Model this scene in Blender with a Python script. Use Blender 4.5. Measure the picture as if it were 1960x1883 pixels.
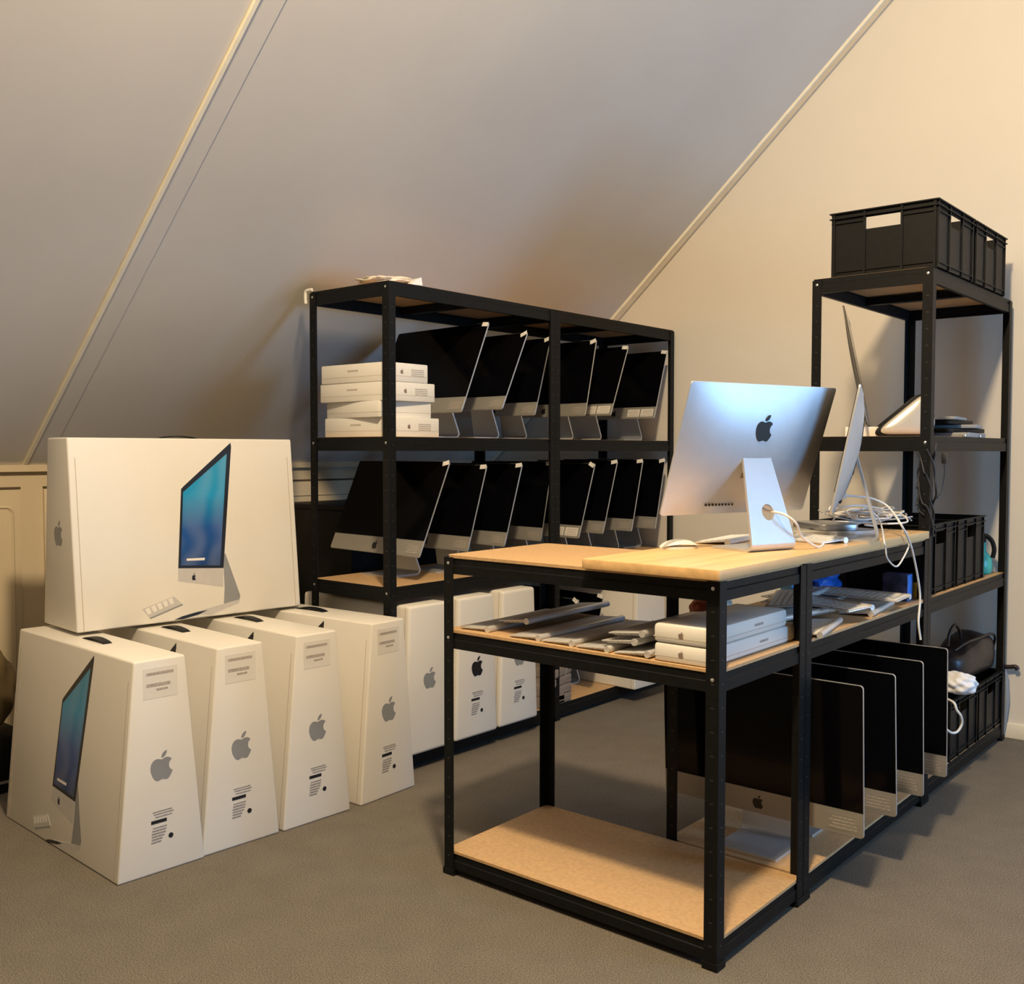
import bpy, bmesh, math, random
from mathutils import Vector, Matrix, Euler
random.seed(7)
S = bpy.context.scene
for o in list(bpy.data.objects): bpy.data.objects.remove(o)
COL = S.collection
PI = math.pi
sin, cos = math.sin, math.cos

# ------------------------------------------------------------------ camera
CX, CY, CZ = 1.0906, -2.0366, 1.1880
YAW, PITCH, ROLL = -0.6952, -0.04043, 0.00067
F = Vector((sin(YAW)*cos(PITCH), cos(YAW)*cos(PITCH), sin(PITCH)))
R = F.cross(Vector((0, 0, 1))).normalized(); U = R.cross(F)
R, U = R*cos(ROLL)+U*sin(ROLL), -R*sin(ROLL)+U*cos(ROLL)
cd = bpy.data.cameras.new('camera'); cam = bpy.data.objects.new('camera', cd); COL.objects.link(cam)
M = Matrix((R, U, -F)).transposed().to_4x4(); M.translation = Vector((CX, CY, CZ)); cam.matrix_world = M
cd.sensor_fit = 'HORIZONTAL'; cd.sensor_width = 36.0; cd.lens = 36.0*1937.97/1960.0; cd.clip_start = 0.05
S.camera = cam

# ------------------------------------------------------------------ world, lamps, exposure
S.view_settings.view_transform = 'Standard'; S.view_settings.look = 'None'
S.view_settings.gamma = 1.0; S.view_settings.use_curve_mapping = False
S.view_settings.exposure = 0.12
W = bpy.data.worlds.new('world'); S.world = W; W.use_nodes = True
W.node_tree.nodes['Background'].inputs[0].default_value = (0.35, 0.55, 1.0, 1)
W.node_tree.nodes['Background'].inputs[1].default_value = 1.0

def light(name, kind, loc, energy, col, size=0.1, sizey=None, aim=None):
    d = bpy.data.lights.new(name, kind); d.energy = energy; d.color = col
    if kind == 'AREA':
        d.shape = 'RECTANGLE' if sizey else 'DISK'; d.size = size
        if sizey: d.size_y = sizey
    else: d.shadow_soft_size = size
    o = bpy.data.objects.new(name, d); COL.objects.link(o); o.location = loc
    if aim is not None: o.rotation_euler = (Vector(aim)-Vector(loc)).to_track_quat('-Z', 'Y').to_euler()
    return o
WARM = (1.0, 0.77, 0.48)
light('ceiling_lamp', 'POINT', (0.42, -1.05, 3.35), 375, WARM, 0.11)
# daylight through the side window (the window itself is built further down)
light('side_window_daylight', 'AREA', (3.52, 1.45, 1.42), 88, (0.25, 0.56, 1.0), 0.95, 1.90, aim=(0, 1.45, 1.42))

# ------------------------------------------------------------------ materials
def mat(name, col, rough=0.5, metal=0.0, var=0.04, scale=20.0, bump=0.0, spec=0.5, coat=0.0, wood=None, emit=None, alpha=None, stretch=None):
    m = bpy.data.materials.new(name); m.use_nodes = True
    nt = m.node_tree; b = nt.nodes['Principled BSDF']
    b.inputs['Roughness'].default_value = rough; b.inputs['Metallic'].default_value = metal
    b.inputs['Specular IOR Level'].default_value = spec
    if coat: b.inputs['Coat Weight'].default_value = coat
    tc = nt.nodes.new('ShaderNodeTexCoord'); mp = nt.nodes.new('ShaderNodeMapping')
    nt.links.new(tc.outputs['Object'], mp.inputs[0])
    if stretch: mp.inputs['Scale'].default_value = stretch
    n = nt.nodes.new('ShaderNodeTexNoise'); n.inputs['Scale'].default_value = scale; n.inputs['Detail'].default_value = 4
    nt.links.new(mp.outputs[0], n.inputs['Vector'])
    r = nt.nodes.new('ShaderNodeValToRGB')
    c = Vector(col)
    r.color_ramp.elements[0].position = 0.3; r.color_ramp.elements[1].position = 0.7
    r.color_ramp.elements[0].color = (*[max(0, x*(1-var)) for x in c], 1)
    r.color_ramp.elements[1].color = (*[min(1, x*(1+var)) for x in c], 1)
    nt.links.new(n.outputs[0], r.inputs[0]); nt.links.new(r.outputs[0], b.inputs['Base Color'])
    if bump:
        bp = nt.nodes.new('ShaderNodeBump'); bp.inputs['Strength'].default_value = bump; bp.inputs['Distance'].default_value = 0.002
        nt.links.new(n.outputs[0], bp.inputs['Height']); nt.links.new(bp.outputs[0], b.inputs['Normal'])
    if alpha is not None: b.inputs['Alpha'].default_value = alpha
    return m
M_ = dict(
    steel=mat('black_powder_coated_steel', (0.007, 0.0075, 0.008), 0.5, 0, 0.2, 60, 0.05, 0.16),
    slot=mat('punched_slot_rim', (0.035, 0.035, 0.037), 0.5),
    bolt=mat('zinc_rivet', (0.75, 0.75, 0.75), 0.3, 0.8),
    mdf=mat('particle_board', (0.56, 0.365, 0.19), 0.6, 0, 0.10, 90, 0.1, 0.3),
    mdfedge=mat('particle_board_edge', (0.66, 0.50, 0.34), 0.7, 0, 0.15, 160),
    beech=mat('beech_panel', (0.72, 0.47, 0.22), 0.4, 0, 0.16, 3.0, 0.03, 0.4, stretch=(9, 0.6, 9)),
    carton=mat('white_carton', (0.80, 0.77, 0.71), 0.38, 0, 0.015, 6, 0, 0.4),
    cartonedge=mat('carton_seam', (0.50, 0.42, 0.31), 0.7),
    carton2=mat('white_gloss_carton', (0.84, 0.82, 0.77), 0.32, 0, 0.01),
    greyprint=mat('grey_print', (0.27, 0.28, 0.29), 0.45),
    blackprint=mat('black_print', (0.012, 0.012, 0.014), 0.4),
    label=mat('label_paper', (0.80, 0.775, 0.73), 0.5, 0, 0.02),
    paleprint=mat('pale_print', (0.55, 0.53, 0.52), 0.5),
    ink=mat('label_ink', (0.30, 0.28, 0.27), 0.6, 0, 0.5, 300),
    faint=mat('faint_ink', (0.45, 0.40, 0.36), 0.6, 0, 0.4, 300),
    alu=mat('brushed_aluminium', (0.66, 0.68, 0.71), 0.45, 0.75, 0.02, 30),
    shaded_kraft=mat('shaded_brown_carton', (0.26, 0.215, 0.185), 0.6, 0, 0.08, 20),  # brownish carton, with the shade of the shelf darkened into its colour
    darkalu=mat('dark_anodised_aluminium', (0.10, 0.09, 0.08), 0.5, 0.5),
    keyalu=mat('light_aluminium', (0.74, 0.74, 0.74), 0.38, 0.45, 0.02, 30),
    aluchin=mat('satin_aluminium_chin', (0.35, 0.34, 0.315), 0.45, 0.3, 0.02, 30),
    rim=mat('aluminium_rim', (0.45, 0.45, 0.46), 0.35, 0.8),
    glass=mat('black_glass', (0.002, 0.002, 0.003), 0.12, 0, 0.0, 5, 0, 0.10),
    sticker=mat('white_sticker', (0.85, 0.84, 0.82), 0.5),
    plasticblk=mat('black_polypropylene', (0.008, 0.0085, 0.009), 0.5, 0, 0.15, 40, 0.05, 0.16),
    leather=mat('black_brown_leather', (0.022, 0.013, 0.012), 0.38, 0, 0.3, 70, 0.3, 0.5),
    whitepl=mat('white_plastic', (0.85, 0.84, 0.80), 0.3, 0, 0.01),
    key=mat('white_keycap', (0.80, 0.80, 0.78), 0.4),
    cable=mat('white_cable', (0.82, 0.80, 0.76), 0.45),
    greycable=mat('grey_cable', (0.42, 0.42, 0.42), 0.5),
    blkcable=mat('black_cable', (0.015, 0.015, 0.016), 0.5),
    wall=mat('warm_white_wall_paint', (0.76, 0.71, 0.62), 0.85, 0, 0.012, 5, 0.15, 0.2),
    slope=mat('off_white_ceiling_board', (0.66, 0.63, 0.59), 0.85, 0, 0.03, 2.0, 0.05, 0.2),
    bead=mat('cream_bead', (0.90, 0.84, 0.68), 0.5),
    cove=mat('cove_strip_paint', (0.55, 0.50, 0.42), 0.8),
    dim=mat('unseen_wall_bounce_cut', (0.10, 0.09, 0.075), 0.9),  # unseen walls and ceiling made dark to cut the light they bounce back
    knee=mat('cream_panel_paint', (0.66, 0.56, 0.40), 0.55, 0, 0.02, 4, 0, 0.35),
    groove=mat('dark_groove', (0.10, 0.07, 0.04), 0.8),
    teal=mat('teal_plastic', (0.05, 0.42, 0.36), 0.3, 0, 0.15, 12),
    blue=mat('blue_plastic_bag', (0.02, 0.12, 0.50), 0.35, 0, 0.6, 14, 0.4),
    lblue=mat('light_blue_card', (0.18, 0.52, 0.85), 0.5),
    bluebox=mat('blue_box_side', (0.10, 0.28, 0.85), 0.45, 0, 0.25, 40),
    darkbox=mat('dark_blue_printed_card', (0.05, 0.06, 0.14), 0.45, 0, 0.8, 25),
    yellow=mat('yellow_plastic', (0.80, 0.55, 0.05), 0.4),
    orange=mat('orange_red_packet', (0.60, 0.14, 0.05), 0.5, 0, 0.5, 18),
    brown=mat('olive_brown_fabric', (0.10, 0.07, 0.03), 0.9, 0, 0.3, 12, 0.4),
    paper=mat('crumpled_wrapping', (0.72, 0.66, 0.56), 0.5, 0, 0.12, 15, 0.3),
    tissue=mat('white_plastic_wrap', (0.85, 0.86, 0.88), 0.4, 0, 0.03, 15, 0.2),
    cream=mat('pearl_cream_shell', (0.72, 0.68, 0.60), 0.28, 0.35, 0.05, 9),
    mbrown=mat('brown_carton_edge', (0.25, 0.18, 0.14), 0.7),
    lampshade=mat('white_lamp_metal', (0.8, 0.8, 0.78), 0.4),
)
def carpet():
    m = bpy.data.materials.new('grey_brown_carpet'); m.use_nodes = True; nt = m.node_tree; b = nt.nodes['Principled BSDF']
    b.inputs['Roughness'].default_value = 0.95; b.inputs['Specular IOR Level'].default_value = 0.1
    tc = nt.nodes.new('ShaderNodeTexCoord')
    n1 = nt.nodes.new('ShaderNodeTexNoise'); n1.inputs['Scale'].default_value = 300; n1.inputs['Detail'].default_value = 6
    n2 = nt.nodes.new('ShaderNodeTexNoise'); n2.inputs['Scale'].default_value = 9; n2.inputs['Detail'].default_value = 3
    for n in (n1, n2): nt.links.new(tc.outputs['Object'], n.inputs['Vector'])
    r = nt.nodes.new('ShaderNodeValToRGB'); r.color_ramp.elements[0].position = .32; r.color_ramp.elements[1].position = .70
    r.color_ramp.elements[0].color = (0.09, 0.08, 0.067, 1); r.color_ramp.elements[1].color = (0.29, 0.26, 0.22, 1)
    mx = nt.nodes.new('ShaderNodeMixRGB'); mx.blend_type = 'MULTIPLY'; mx.inputs[0].default_value = 0.25
    nt.links.new(n1.outputs[0], r.inputs[0]); nt.links.new(r.outputs[0], mx.inputs[1]); nt.links.new(n2.outputs[0], mx.inputs[2])
    nt.links.new(mx.outputs[0], b.inputs['Base Color'])
    bp = nt.nodes.new('ShaderNodeBump'); bp.inputs['Strength'].default_value = .5; bp.inputs['Distance'].default_value = .002
    nt.links.new(n1.outputs[0], bp.inputs['Height']); nt.links.new(bp.outputs[0], b.inputs['Normal'])
    return m
M_['carpet'] = carpet()
def waveprint():      # the printed picture on the cartons' screens
    m = bpy.data.materials.new('printed_blue_wave'); m.use_nodes = True; nt = m.node_tree; b = nt.nodes['Principled BSDF']
    b.inputs['Roughness'].default_value = 0.3
    tc = nt.nodes.new('ShaderNodeTexCoord'); sx = nt.nodes.new('ShaderNodeSeparateXYZ'); nt.links.new(tc.outputs['Object'], sx.inputs[0])
    mr = nt.nodes.new('ShaderNodeMapRange'); mr.inputs[1].default_value = 0.16; mr.inputs[2].default_value = 0.58
    nt.links.new(sx.outputs[2], mr.inputs[0])
    r = nt.nodes.new('ShaderNodeValToRGB'); e = r.color_ramp.elements
    e[0].position = 0; e[0].color = (0.006, 0.03, 0.12, 1); e[1].position = 1; e[1].color = (0.03, 0.30, 0.50, 1)
    x = e.new(.35); x.color = (0.01, 0.08, 0.33, 1); x = e.new(.62); x.color = (0.01, 0.30, 0.60, 1)
    w = nt.nodes.new('ShaderNodeTexWave'); w.inputs['Scale'].default_value = 2.2; w.inputs['Distortion'].default_value = 22; w.inputs['Detail'].default_value = 2
    w.inputs['Detail Scale'].default_value = 1.2
    nt.links.new(tc.outputs['Object'], w.inputs['Vector']); nt.links.new(mr.outputs[0], r.inputs[0])
    mx = nt.nodes.new('ShaderNodeMixRGB'); mx.blend_type = 'SCREEN'; mx.inputs[0].default_value = 0.06
    nt.links.new(r.outputs[0], mx.inputs[1]); nt.links.new(w.outputs[0], mx.inputs[2]); nt.links.new(mx.outputs[0], b.inputs['Base Color'])
    return m
M_['wave'] = waveprint()

# ------------------------------------------------------------------ mesh collector
class MB:
    def __init__(s): s.v = []; s.f = []; s.m = []; s.mi = 0
    def add(s, vs, fs, T=None):
        n = len(s.v)
        s.v += [tuple(T @ Vector(p)) if T is not None else tuple(p) for p in vs]
        s.f += [tuple(i+n for i in f) for f in fs]; s.m += [s.mi]*len(fs); return s
    def box(s, x0, x1, y0, y1, z0, z1, T=None):
        return s.add([(x0,y0,z0),(x1,y0,z0),(x1,y1,z0),(x0,y1,z0),(x0,y0,z1),(x1,y0,z1),(x1,y1,z1),(x0,y1,z1)],
                     [(3,2,1,0),(4,5,6,7),(0,1,5,4),(1,2,6,5),(2,3,7,6),(3,0,4,7)], T)
    def prism(s, poly, h0, h1, T=None, axis='z'):
        def P(a, b, h): return {'z': (a, b, h), 'y': (a, h, b), 'x': (h, a, b)}[axis]
        n = len(poly); vs = [P(a, b, h0) for a, b in poly]+[P(a, b, h1) for a, b in poly]
        fs = [tuple(range(n-1, -1, -1)), tuple(range(n, 2*n))]+[(i, (i+1) % n, n+(i+1) % n, n+i) for i in range(n)]
        return s.add(vs, fs, T)
    def tube(s, pts, r, n=8, cap=True, T=None, closed=False):
        pts = [Vector(p) for p in pts]; vs = []; fs = []; N = len(pts)
        t0 = (pts[1]-pts[0]).normalized(); a = Vector((0, 0, 1)) if abs(t0.z) < .9 else Vector((1, 0, 0))
        nrm = t0.cross(a).normalized()
        for i, p in enumerate(pts):
            t = (pts[min(i+1, N-1)]-pts[max(i-1, 0)]).normalized()
            nrm = (nrm-t*nrm.dot(t)).normalized(); bn = t.cross(nrm)
            rr = r[i] if isinstance(r, (list, tuple)) else r
            for k in range(n):
                an = 2*PI*k/n; vs.append(p+(nrm*cos(an)+bn*sin(an))*rr)
        for i in range(N-1):
            for k in range(n): fs.append((i*n+k, i*n+(k+1) % n, (i+1)*n+(k+1) % n, (i+1)*n+k))
        if cap: fs += [tuple(range(n-1, -1, -1)), tuple(range((N-1)*n, N*n))]
        return s.add(vs, fs, T)
    def lathe(s, prof, n=24, T=None):
        vs = []; fs = []; N = len(prof)
        for r, z in prof:
            for k in range(n): vs.append((r*cos(2*PI*k/n), r*sin(2*PI*k/n), z))
        for i in range(N-1):
            for k in range(n): fs.append((i*n+k, i*n+(k+1) % n, (i+1)*n+(k+1) % n, (i+1)*n+k))
        fs += [tuple(range(n-1, -1, -1)), tuple(range((N-1)*n, N*n))]
        return s.add(vs, fs, T)
    def build(s, name, mats, parent=None, smooth=None, bevel=None, loc=None, rot=None, seg=2):
        me = bpy.data.meshes.new(name); me.from_pydata([tuple(v) for v in s.v], [], s.f)
        if not isinstance(mats, (list, tuple)): mats = [mats]
        for m in mats: me.materials.append(m)
        for p, i in zip(me.polygons, s.m): p.material_index = min(i, len(mats)-1)
        bm = bmesh.new(); bm.from_mesh(me); bmesh.ops.recalc_face_normals(bm, faces=bm.faces)
        if bevel:
            ed = [e for e in bm.edges if e.is_manifold and e.calc_face_angle(0) > math.radians(40)]
            bmesh.ops.bevel(bm, geom=ed, offset=bevel, segments=seg, profile=0.5, affect='EDGES', clamp_overlap=True)
        bm.to_mesh(me); bm.free()
        if smooth is not None or bevel:
            me.shade_smooth()
            me.set_sharp_from_angle(angle=math.radians(smooth or 35))
        o = bpy.data.objects.new(name, me); COL.objects.link(o)
        if parent: o.parent = parent
        if loc is not None: o.location = loc
        if rot is not None: o.rotation_euler = rot
        return o

def thing(name, label, cat, loc=(0, 0, 0), rz=0.0, group=None):
    o = bpy.data.objects.new(name, None); COL.objects.link(o); o.empty_display_size = .05
    o.location = loc; o.rotation_euler = (0, 0, rz); o['label'] = label; o['category'] = cat
    if group: o['group'] = group
    return o
def tag(o, label, cat, group=None):
    o['label'] = label; o['category'] = cat
    if group: o['group'] = group
    return o
def struct(o, label=None):
    o['kind'] = 'structure'
    if label: o['label'] = label
    return o
def dup(root, loc, rz, label, group=None):
    def cp(o, par):
        c = o.copy(); COL.objects.link(c)
        if par: c.parent = par
        for ch in o.children: cp(ch, c)
        return c
    r = cp(root, None); r.location = loc; r.rotation_euler = (0, 0, rz); r['label'] = label
    if group: r['group'] = group
    return r
def smoothpath(P, n=8):
    P = [Vector(p) for p in P]; out = []
    Q = [P[0]*2-P[1]]+P+[P[-1]*2-P[-2]]
    for i in range(1, len(Q)-2):
        for k in range(n):
            t = k/n; a, b, c, d = Q[i-1], Q[i], Q[i+1], Q[i+2]
            out.append(0.5*((2*b)+(c-a)*t+(2*a-5*b+4*c-d)*t*t+(3*b-a-3*c+d)*t**3))
    out.append(P[-1]); return out
def rrect(w, h, r, n=5, cx=0, cy=0):
    out = []
    for sx, sy, a0 in ((1, 1, 0), (-1, 1, PI/2), (-1, -1, PI), (1, -1, 1.5*PI)):
        for k in range(n+1):
            a = a0+PI/2*k/n; out.append((cx+sx*(w/2-r)+r*cos(a), cy+sy*(h/2-r)+r*sin(a)))
    return out
def bez(p0, p1, p2, p3, n=6):
    return [tuple((1-t)**3*a+3*(1-t)**2*t*b+3*(1-t)*t*t*c+t**3*d for a, b, c, d in zip(p0, p1, p2, p3)) for t in [k/n for k in range(1, n+1)]]
def emblem_polys():
    cur = (18.71, 19.5); pts = [cur]
    for seg in [(-.83,1.24,-1.71,2.45,-3.05,2.47),(-1.34,.03,-1.77,-.79,-3.29,-.79),(-1.53,0,-2,.77,-3.27,.82),(-1.31,.05,-2.3,-1.32,-3.14,-2.53),
                (-1.71,-2.47,-3.02,-7.02,-1.26,-10.08),(.87,-1.52,2.43,-2.48,4.12,-2.51),(1.28,-.02,2.5,.87,3.29,.87),(.78,0,2.26,-1.07,3.81,-.91),
                (.65,.03,2.47,.26,3.64,1.98),(-.09,.06,-2.17,1.28,-2.15,3.81),(.03,3.02,2.65,4.03,2.68,4.04),(-.03,.07,-.42,1.44,-1.38,2.83)]:
        a = (cur[0]+seg[0], cur[1]+seg[1]); b = (cur[0]+seg[2], cur[1]+seg[3]); c = (cur[0]+seg[4], cur[1]+seg[5])
        pts += bez(cur, a, b, c); cur = c
    body = pts[:-1]
    cur = (13, 3.5); leaf = [cur]
    for seg in [(.73,-.83,1.94,-1.46,2.94,-1.5),(.13,1.17,-.34,2.35,-1.04,3.19),(-.69,.85,-1.83,1.51,-2.95,1.42),(-.15,-1.15,.41,-2.35,1.05,-3.11)]:
        a = (cur[0]+seg[0], cur[1]+seg[1]); b = (cur[0]+seg[2], cur[1]+seg[3]); c = (cur[0]+seg[4], cur[1]+seg[5])
        leaf += bez(cur, a, b, c, 4); cur = c
    norm = lambda P: [((x-11.9)/20.0, (12-y)/20.0) for x, y in P]
    return norm(body), norm(leaf[:-1])
EB, EL = emblem_polys()
def emblem(mb, size, T, th=0.0006):
    # drawn in the local xz-plane facing -y, centre at origin
    for P in (EB, EL): mb.prism([(a*size, b*size) for a, b in P], -th, 0, T, axis='y')

# ------------------------------------------------------------------ room shell
XK, ZK, SL, YG = -2.83, 1.13, 0.894, 2.487
XR = 0.9; ZR = ZK+SL*(XR-XK); XE = 3.6; ZE = ZK+SL*(2*XR-XE-XK); YB = -4.3
def zs(x): return ZK+SL*(min(x, 2*XR-x)-XK)
o = MB().box(XK-.1, XE+.1, YB-.1, YG+.1, -.08, 0).build('floor', M_['carpet']); struct(o, 'grey-brown carpet floor')
gp = [(XK, -.02), (XE, -.02), (XE, ZE), (XR, ZR), (XK, ZK)]
struct(MB().prism(gp, YG, YG+.1, axis='y').build('wall_back', M_['wall']), 'cream gable wall behind the tall rack')
struct(MB().prism(gp, YB-.1, YB, axis='y').build('wall_front', M_['dim']))
struct(MB().box(XK-.1, XK, YB, YG, -.02, ZK+.0).build('wall_left', M_['knee']), 'low cream knee wall under the sloping ceiling')
WY0, WY1, WZ0, WZ1 = .50, 2.40, .95, 1.89
struct(MB().box(XE, XE+.1, YB, WY0, -.02, ZE).box(XE, XE+.1, WY1, YG, -.02, ZE).box(XE, XE+.1, WY0, WY1, -.02, WZ0).box(XE, XE+.1, WY0, WY1, WZ1, ZE).build('wall_right', M_['dim']))
# sloping ceilings; the right one has the roof-window opening
n = Vector((-SL, 0, 1)).normalized(); th = 0.08
def slab(mb, x0, x1, y0, y1):
    up = Vector((-SL if x1 <= XR+1e-6 else SL, 0, 1)).normalized()*th
    vs = [Vector((x, y, zs(x))) for x, y in ((x0, y0), (x1, y0), (x1, y1), (x0, y1))]
    mb.add([tuple(v) for v in vs]+[tuple(v+up) for v in vs], [(0,1,2,3),(7,6,5,4),(0,4,5,1),(1,5,6,2),(2,6,7,3),(3,7,4,0)])
mb = MB(); slab(mb, XK, XR, YB, YG); struct(mb.build('ceiling', M_['slope']), 'sloping grey-white ceiling over the racks')
mb = MB(); slab(mb, XR, XE, YB, YG)
struct(mb.build('ceiling', M_['dim']), 'sloping ceiling on the window side')
wr = bpy.data.objects.new('window_1', None); COL.objects.link(wr); wr['kind'] = 'structure'; wr.location = (XE, (WY0+WY1)/2, (WZ0+WZ1)/2)
hy, hz = (WY1-WY0)/2, (WZ1-WZ0)/2; mb = MB()
mb.box(0, .08, -hy, hy, -hz, -hz+.05).box(0, .08, -hy, hy, hz-.05, hz).box(0, .08, -hy, -hy+.05, -hz+.05, hz-.05).box(0, .08, hy-.05, hy, -hz+.05, hz-.05).box(0, .08, -.025, .025, -hz+.05, hz-.05)
mb.build('window_frame', M_['lampshade'], wr)
g = bpy.data.materials.new('clear_glass'); g.use_nodes = True; gb = g.node_tree.nodes['Principled BSDF']
gb.inputs['Transmission Weight'].default_value = 1; gb.inputs['Roughness'].default_value = 0; gb.inputs['IOR'].default_value = 1.45
MB().box(.04, .046, -hy+.05, hy-.05, -hz+.05, hz-.05).build('window_pane', g, wr)
# beads and battens on the slope
def slopebar(name, y0, y1, h, m, x0=XK, x1=XR, label=None):
    dn = Vector((SL, 0, -1)).normalized()*h
    vs = [Vector((x, y, zs(x))) for x, y in ((x0, y0), (x1, y0), (x1, y1), (x0, y1))]
    o = MB().add([tuple(v) for v in vs]+[tuple(v+dn) for v in vs], [(0,1,2,3),(7,6,5,4),(0,4,5,1),(1,5,6,2),(2,6,7,3),(3,7,4,0)]).build(name, m)
    struct(o, label)
slopebar('trim_1', -.266, -.253, .012, M_['bead'], label='thin cream bead running up the sloping ceiling')
slopebar('trim_2', -.253, -.175, .004, M_['slope'], label='flat batten beside the cream bead')
slopebar('trim_3', YG-.030, YG-.017, .014, M_['bead'], label='cream bead where ceiling meets the gable wall')
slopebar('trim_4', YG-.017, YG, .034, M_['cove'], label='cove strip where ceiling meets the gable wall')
struct(MB().box(XK, XE, YG-.013, YG, 0, .062).build('baseboard_back', M_['bead'], bevel=.003), 'cream baseboard of the gable wall')
# knee wall cap and hatch doors
struct(MB().box(XK, XK+.022, YB, YG, ZK-.022, ZK+.004).build('trim_5', M_['knee']), 'cap strip along the top of the knee wall')
def hatch(n, y0, y1, label):
    r = MB().box(XK, XK+.014, y0, y1, .05, 1.042).build('door_%d' % n, M_['knee'], bevel=.003); struct(r, label)
    mb = MB(); out = rrect(y1-y0-.05, .90, .03, 6, (y0+y1)/2, .53); inn = rrect(y1-y0-.074, .876, .022, 6, (y0+y1)/2, .53)
    k = len(out); vs = [(XK+.0145, a, b) for a, b in out]+[(XK+.0145, a, b) for a, b in inn]+[(XK+.019, (a+c)/2, (b+d)/2) for (a, b), (c, d) in zip(out, inn)]
    fs = []
    for i in range(k): j = (i+1) % k; fs += [(i, j, 2*k+j, 2*k+i), (2*k+i, 2*k+j, k+j, k+i)]
    mb.add(vs, fs); mb.build('panel_moulding', M_['knee'], r, smooth=60)
    MB().box(XK+.001, XK+.0155, y0, y1, 1.042, 1.050).build('shadow_gap', M_['groove'], r)
hatch(1, -1.2, -.276, 'cream hatch door in the knee wall at the left edge')
hatch(2, -.185, .74, 'cream hatch door behind the large white cartons')
hatch(3, .84, 1.80, 'hatch door in the knee wall behind the back rack')

# ------------------------------------------------------------------ racks
def post(parent, x, y, sx, sy, h):
    w, t = .034, .0025
    mb = MB()
    mb.box(*sorted((x, x+sx*w)), *sorted((y, y+sy*t)), 0, h)
    mb.box(*sorted((x, x+sx*t)), *sorted((y+sy*t, y+sy*w)), 0, h)
    mb.mi = 1
    k = int(h/.055)
    for i in range(1, k):
        z = i*.055
        a, b = sorted((x+sx*.013, x+sx*.021)); mb.box(a, b, *sorted((y, y-sy*.0004)), z-.0012, z+.0012)
        a, b = sorted((y+sy*.013, y+sy*.021)); mb.box(*sorted((x, x-sx*.0004)), a, b, z-.0012, z+.0012)
    mb.build('post', [M_['steel'], M_['slot']], parent)
    f = MB(); f.box(*sorted((x-sx*.003, x+sx*(w+.003))), *sorted((y-sy*.003, y+sy*.010)), 0, .018)
    f.box(*sorted((x-sx*.003, x+sx*.010)), *sorted((y+sy*.010, y+sy*(w+.003))), 0, .018)
    f.build('foot_cap', M_['plasticblk'], parent)
def beam(parent, x0, x1, y0, y1, z, axis, out, drop=.0005):
    # z: top of the board; out = outward direction of the visible face
    t = .014; zt = z-drop; zb = z-.052; i = .003
    prof = [(0, zb), (0, zt-.020), (.0030, zt-.018), (.0030, zt), (.0034, zt), (.0034, z-.0085), (t, z-.0085), (t, z-.0125), (.007, z-.0125), (.007, zb+.004), (t, zb+.004), (t, zb)]
    mb = MB()
    if axis == 'x':
        ys = y0+i if out < 0 else y1-i
        mb.prism([(ys-out*a, b) for a, b in prof], x0+.003, x1-.003, axis='x')
    else:
        xs = x0+i if out < 0 else x1-i
        mb.prism([(xs-out*a, b) for a, b in prof], y0+.003, y1-.003, axis='y')
    mb.build('beam', M_['steel'], parent)
def rack(label, x0, x1, y0, y1, h, levels, bar=True, name='storage_rack', cat='rack', group=None, topboard=False):
    t = thing(name, label, cat, ((x0+x1)/2, (y0+y1)/2, 0), 0, group)
    ox, oy = (x0+x1)/2, (y0+y1)/2; X0, X1, Y0, Y1 = x0-ox, x1-ox, y0-oy, y1-oy
    for x, sx in ((X0, 1), (X1, -1)):
        for y, sy in ((Y0, 1), (Y1, -1)): post(t, x, y, sx, sy, h-.006)
    dr = .0080 if name == 'workbench' else .0005
    for z in levels:
        beam(t, X0, X1, Y0, Y1, z, 'x', -1, dr); beam(t, X0, X1, Y0, Y1, z, 'x', 1, dr)
        beam(t, X0, X1, Y0, Y1, z, 'y', -1, dr); beam(t, X0, X1, Y0, Y1, z, 'y', 1, dr)
        if bar:
            if Y1-Y0 > X1-X0:
                MB().box(X0+.014, X1-.014, -.018, .018, z-.040, z-.0125).build('support_bar', M_['steel'], t)
            else:
                MB().box(-.018, .018, Y0+.014, Y1-.014, z-.040, z-.0125).build('support_bar', M_['steel'], t)
        top = abs(z-h) < .001
        i = .0035 if dr > .005 else .0068
        mb = MB().prism(rrect(X1-X0-2*i, Y1-Y0-2*i, .012 if not top else .02, 4), z-.008 if top else z-.0075, z)
        mb.build('shelf_board', M_['mdf'], t)
    for z in levels[1:]:
        for x, sx in ((X0, 1), (X1, -1)):
            for y, sy in ((Y0, 1), (Y1, -1)):
                T = Matrix.Translation((x+sx*.017, y, z-.022)) @ Matrix.Rotation(PI/2, 4, 'X')
                MB().lathe([(.0045, -.002), (.0045, .0012), (.002, .002)], 10, T).build('rivet', M_['bolt'], t)
    return t
L4 = [.07, .692, 1.24, 1.80]
L3 = [.07, .692, .90]
rack('left bay of the black steel back rack, holding the small white boxes', -2.028, -1.586, .482, 1.4655, 1.80, L4)
rack('right bay of the black steel back rack, next to the gable wall', -2.028, -1.586, 1.4665, 2.457, 1.80, L4)
rack('tall black steel rack against the gable wall with crates on top', -.417, 0, 1.443, 2.441, 1.80, L4)
rack('front black steel workbench with empty particle-board bottom shelf', -.855, 0, 0, .466, .90, L3, name='workbench', cat='workbench')
rack('black steel workbench with computers on its bottom shelf', -.417, 0, .470, 1.440, .90, L3, name='workbench', cat='workbench')
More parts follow.
